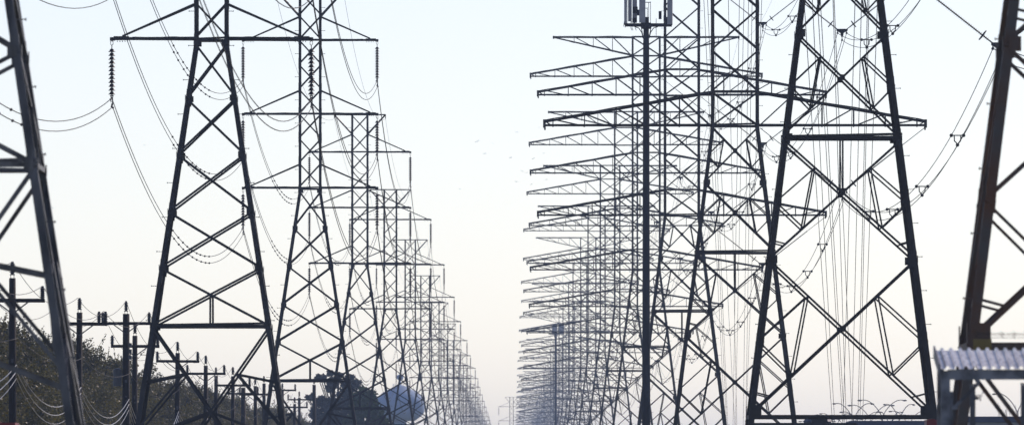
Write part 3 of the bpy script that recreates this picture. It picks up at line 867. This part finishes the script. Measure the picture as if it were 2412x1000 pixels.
# pine and green tree
def big_tree(px, d, clumps, m, label, n, size):
    s = d / F; r = empty('pine_tree' if m == 'pine' else 'broadleaf_tree', (pt(px, 0, d).x, d, 0)); rng = random.Random(px); tag(r, label, 'tree')
    cl = []
    for (x, y, rp) in clumps:
        c = pt(x, y, d)
        for q in range(3):
            cl.append((c.x - r.location.x + rng.uniform(-.4, .4) * rp * s, rng.uniform(-1.2, 1.2) * rp * s, c.z + rng.uniform(-.3, .3) * rp * s, rp * s * rng.uniform(.45, .95)))
    L = MB(); leaf_cloud(L, cl, n, size, rng); L.build('crown', m, r)
    T = MB(); T.cyl((0, 0, 0), (0, 0, 8), .3, .2, 8)
    for c in cl: T.tube([(0, 0, max(1.5, c[2] * .55)), (c[0] * .5, c[1] * .5, c[2] * .8), c[:3]], .07, 5)
    T.build('trunk', 'bark', r)
big_tree(795, 1700, [(800, 880, 14), (780, 878, 10), (823, 888, 14), (765, 890, 12), (752, 887, 9), (790, 900, 22), (820, 910, 22), (840, 905, 12), (775, 915, 14), (735, 935, 12), (755, 945, 16), (780, 955, 24), (810, 950, 30), (745, 970, 16), (770, 990, 26), (810, 990, 36), (722, 932, 6), (740, 1010, 30), (790, 1030, 36), (830, 1040, 30), (835, 960, 22)],
         'pine', 'dark blue-green pine like tree with uneven lobes, left of the rounder green tree', 15000, .27)
big_tree(858, 1620, [(858, 918, 13), (845, 930, 20), (872, 935, 22), (885, 950, 20), (860, 960, 34), (888, 975, 22), (870, 1000, 36), (840, 1000, 30), (900, 1000, 18), (850, 1040, 40), (885, 1040, 30)],
         'green', 'rounded green tree directly left of the blue water tank', 15000, .27)
# bare hazy trees
def bare_tree(seed, H):
    rng = random.Random(seed); b = MB()
    def br(p, d_, L, r_, lev):
        q = p + d_ * L; b.tube([p, p.lerp(q, .5) + Vector((rng.uniform(-.06, .06), 0, 0)) * L, q], r_, 4 if lev else 6)
        if lev > 4: return
        for _ in range(rng.choice((2, 3, 3))):
            nd = (d_ + Vector((rng.gauss(0, .42), rng.gauss(0, .42), rng.uniform(-.05, .3)))).normalized(); br(p.lerp(q, rng.uniform(.6, 1)), nd, L * rng.uniform(.6, .82), r_ * .62, lev + 1)
    br(Vector((0, 0, 0)), Vector((0, 0, 1)), H * .28, .2, 0); return b.mesh('bare_branches', 'bark')
BV = [bare_tree(3 + k, 13) for k in range(3)]
for k in range(24):
    x = 560 + k * 13 + R.uniform(-6, 6); d = R.uniform(1500, 2100)
    o = link('bare_tree', BV[k % 3], None, (pt(x, 0, d).x, d, 0)); o.rotation_euler[2] = R.uniform(0, 6.28); q = R.uniform(.85, 1.15); o.scale = (q, q, q)
    tag(o, 'leafless hazy tree behind the low poles left of the pine', 'tree', 'bare hazy trees')

# ---------------------------------------------------------------- birds
def bird_mesh(fl):
    b = MB(); b.ball((0, 0, 0), .1, 8, (.8, 2.0, .7))
    for sx in (-1, 1):
        a = [Vector((0, .12, .03)), Vector((0, -.1, .03)), Vector((sx * .28, -.12, .03 + .14 * fl)), Vector((sx * .28, .08, .03 + .14 * fl)), Vector((sx * .62, -.12, .03 - .02 * fl)), Vector((sx * .6, -.02, .03 - .02 * fl))]
        vs = a + [v - Vector((0, 0, .03)) for v in a]
        b.raw(vs, [(0, 1, 2, 3), (3, 2, 4, 5), (6, 9, 8, 7), (9, 11, 10, 8), (0, 3, 9, 6), (3, 5, 11, 9), (1, 7, 8, 2), (2, 8, 10, 4), (4, 10, 11, 5)])
    return b.mesh('bird', 'bird')
BM = [bird_mesh(1.0), bird_mesh(.3), bird_mesh(-.6)]
for k, (x, y, q) in enumerate([(1125, 333, 1), (1161, 338, .5), (1218, 311, .7), (1142, 362, .7), (1203, 371, .8), (1256, 373, .8), (1281, 361, .6), (1230, 403, .8), (1240, 406, .8), (1217, 428, .8), (1252, 434, .7), (1083, 445, .7), (341, 342, .7), (124, 489, .9), (463, 387, .6), (1287, 423, .7), (1270, 300, .5)]):
    d = 1350 + 20 * k
    o = link('bird', BM[k % 3], None, pt(x, y, d)); o.rotation_euler = (R.uniform(-.2, .2), R.uniform(-.4, .4), R.uniform(-1.2, 1.2)); o.scale = (q * .5,) * 3
    if x > 1000: tag(o, 'tiny dark bird flying in the open sky between both pylon rows', 'bird', 'birds in the sky gap')
    else: tag(o, ['tiny bird in the sky left of the large pylon', 'tiny bird low beside the cut pylon leg at left', 'tiny bird seen between the legs of the large pylon'][(341, 124, 463).index(x)], 'bird')

# ---------------------------------------------------------------- ground, haze, sky, light, camera
b = MB(); b.raw([(-4900, -280, 0), (4900, -280, 0), (4900, 11900, 0), (-4900, 11900, 0)], [(0, 1, 2, 3)])
g = b.build('ground', 'ground'); g['kind'] = 'structure'
HAZE = 0.00009
b = MB(); b.box((0, 5810, 26), (9900, 12380, 54)); hz = b.build('haze', 'ground'); hz['kind'] = 'stuff'
hm_ = bpy.data.materials.new('haze_air'); hm_.use_nodes = True; nt = hm_.node_tree; nt.nodes.clear()
o_ = nt.nodes.new('ShaderNodeOutputMaterial'); pv = nt.nodes.new('ShaderNodeVolumePrincipled')
pv.inputs['Color'].default_value = (.50, .70, 1.0, 1); pv.inputs['Density'].default_value = HAZE; pv.inputs['Anisotropy'].default_value = .62
nt.links.new(pv.outputs['Volume'], o_.inputs['Volume']); hz.data.materials.clear(); hz.data.materials.append(hm_)

EL, AZ = math.radians(34), math.radians(38)
w = bpy.data.worlds.new('World'); SC.world = w; w.use_nodes = True; nt = w.node_tree
bg = nt.nodes['Background']; sky = nt.nodes.new('ShaderNodeTexSky'); sky.sky_type = 'NISHITA'; sky.sun_disc = False
sky.sun_elevation = EL; sky.sun_rotation = AZ; sky.air_density = 0.6; sky.dust_density = 0.2; sky.ozone_density = 1.8
nt.links.new(sky.outputs['Color'], bg.inputs['Color']); bg.inputs['Strength'].default_value = .13
sun = bpy.data.lights.new('sun', 'SUN'); sun.energy = 3.0; sun.angle = math.radians(.53); sun.color = (1, .95, .87)
so = bpy.data.objects.new('sun', sun); COL.objects.link(so)
dirv = Vector((math.sin(AZ) * math.cos(EL), math.cos(AZ) * math.cos(EL), math.sin(EL)))
so.rotation_euler = dirv.to_track_quat('Z', 'Y').to_euler(); so.location = (0, -20, 60)

cam = bpy.data.cameras.new('camera'); co = bpy.data.objects.new('camera', cam); COL.objects.link(co)
co.location = (0, 0, EYE); co.rotation_euler = (math.radians(90), 0, 0)
cam.sensor_width = 36; cam.lens = 36 * F / 2412; cam.shift_x = 0; cam.shift_y = (HY - 500) / 2412
cam.clip_start = 1; cam.clip_end = 40000
cam.dof.use_dof = True; cam.dof.focus_distance = 700; cam.dof.aperture_fstop = 6.0
SC.camera = co
SC.view_settings.view_transform = 'Standard'; SC.view_settings.look = 'None'; SC.view_settings.gamma = 1; SC.view_settings.use_curve_mapping = False
SC.view_settings.exposure = -0.03
SC.view_settings.use_white_balance = True; SC.view_settings.white_balance_temperature = 7350; SC.view_settings.white_balance_tint = 23
SC.cycles.volume_bounces = 0; SC.cycles.max_bounces = 4
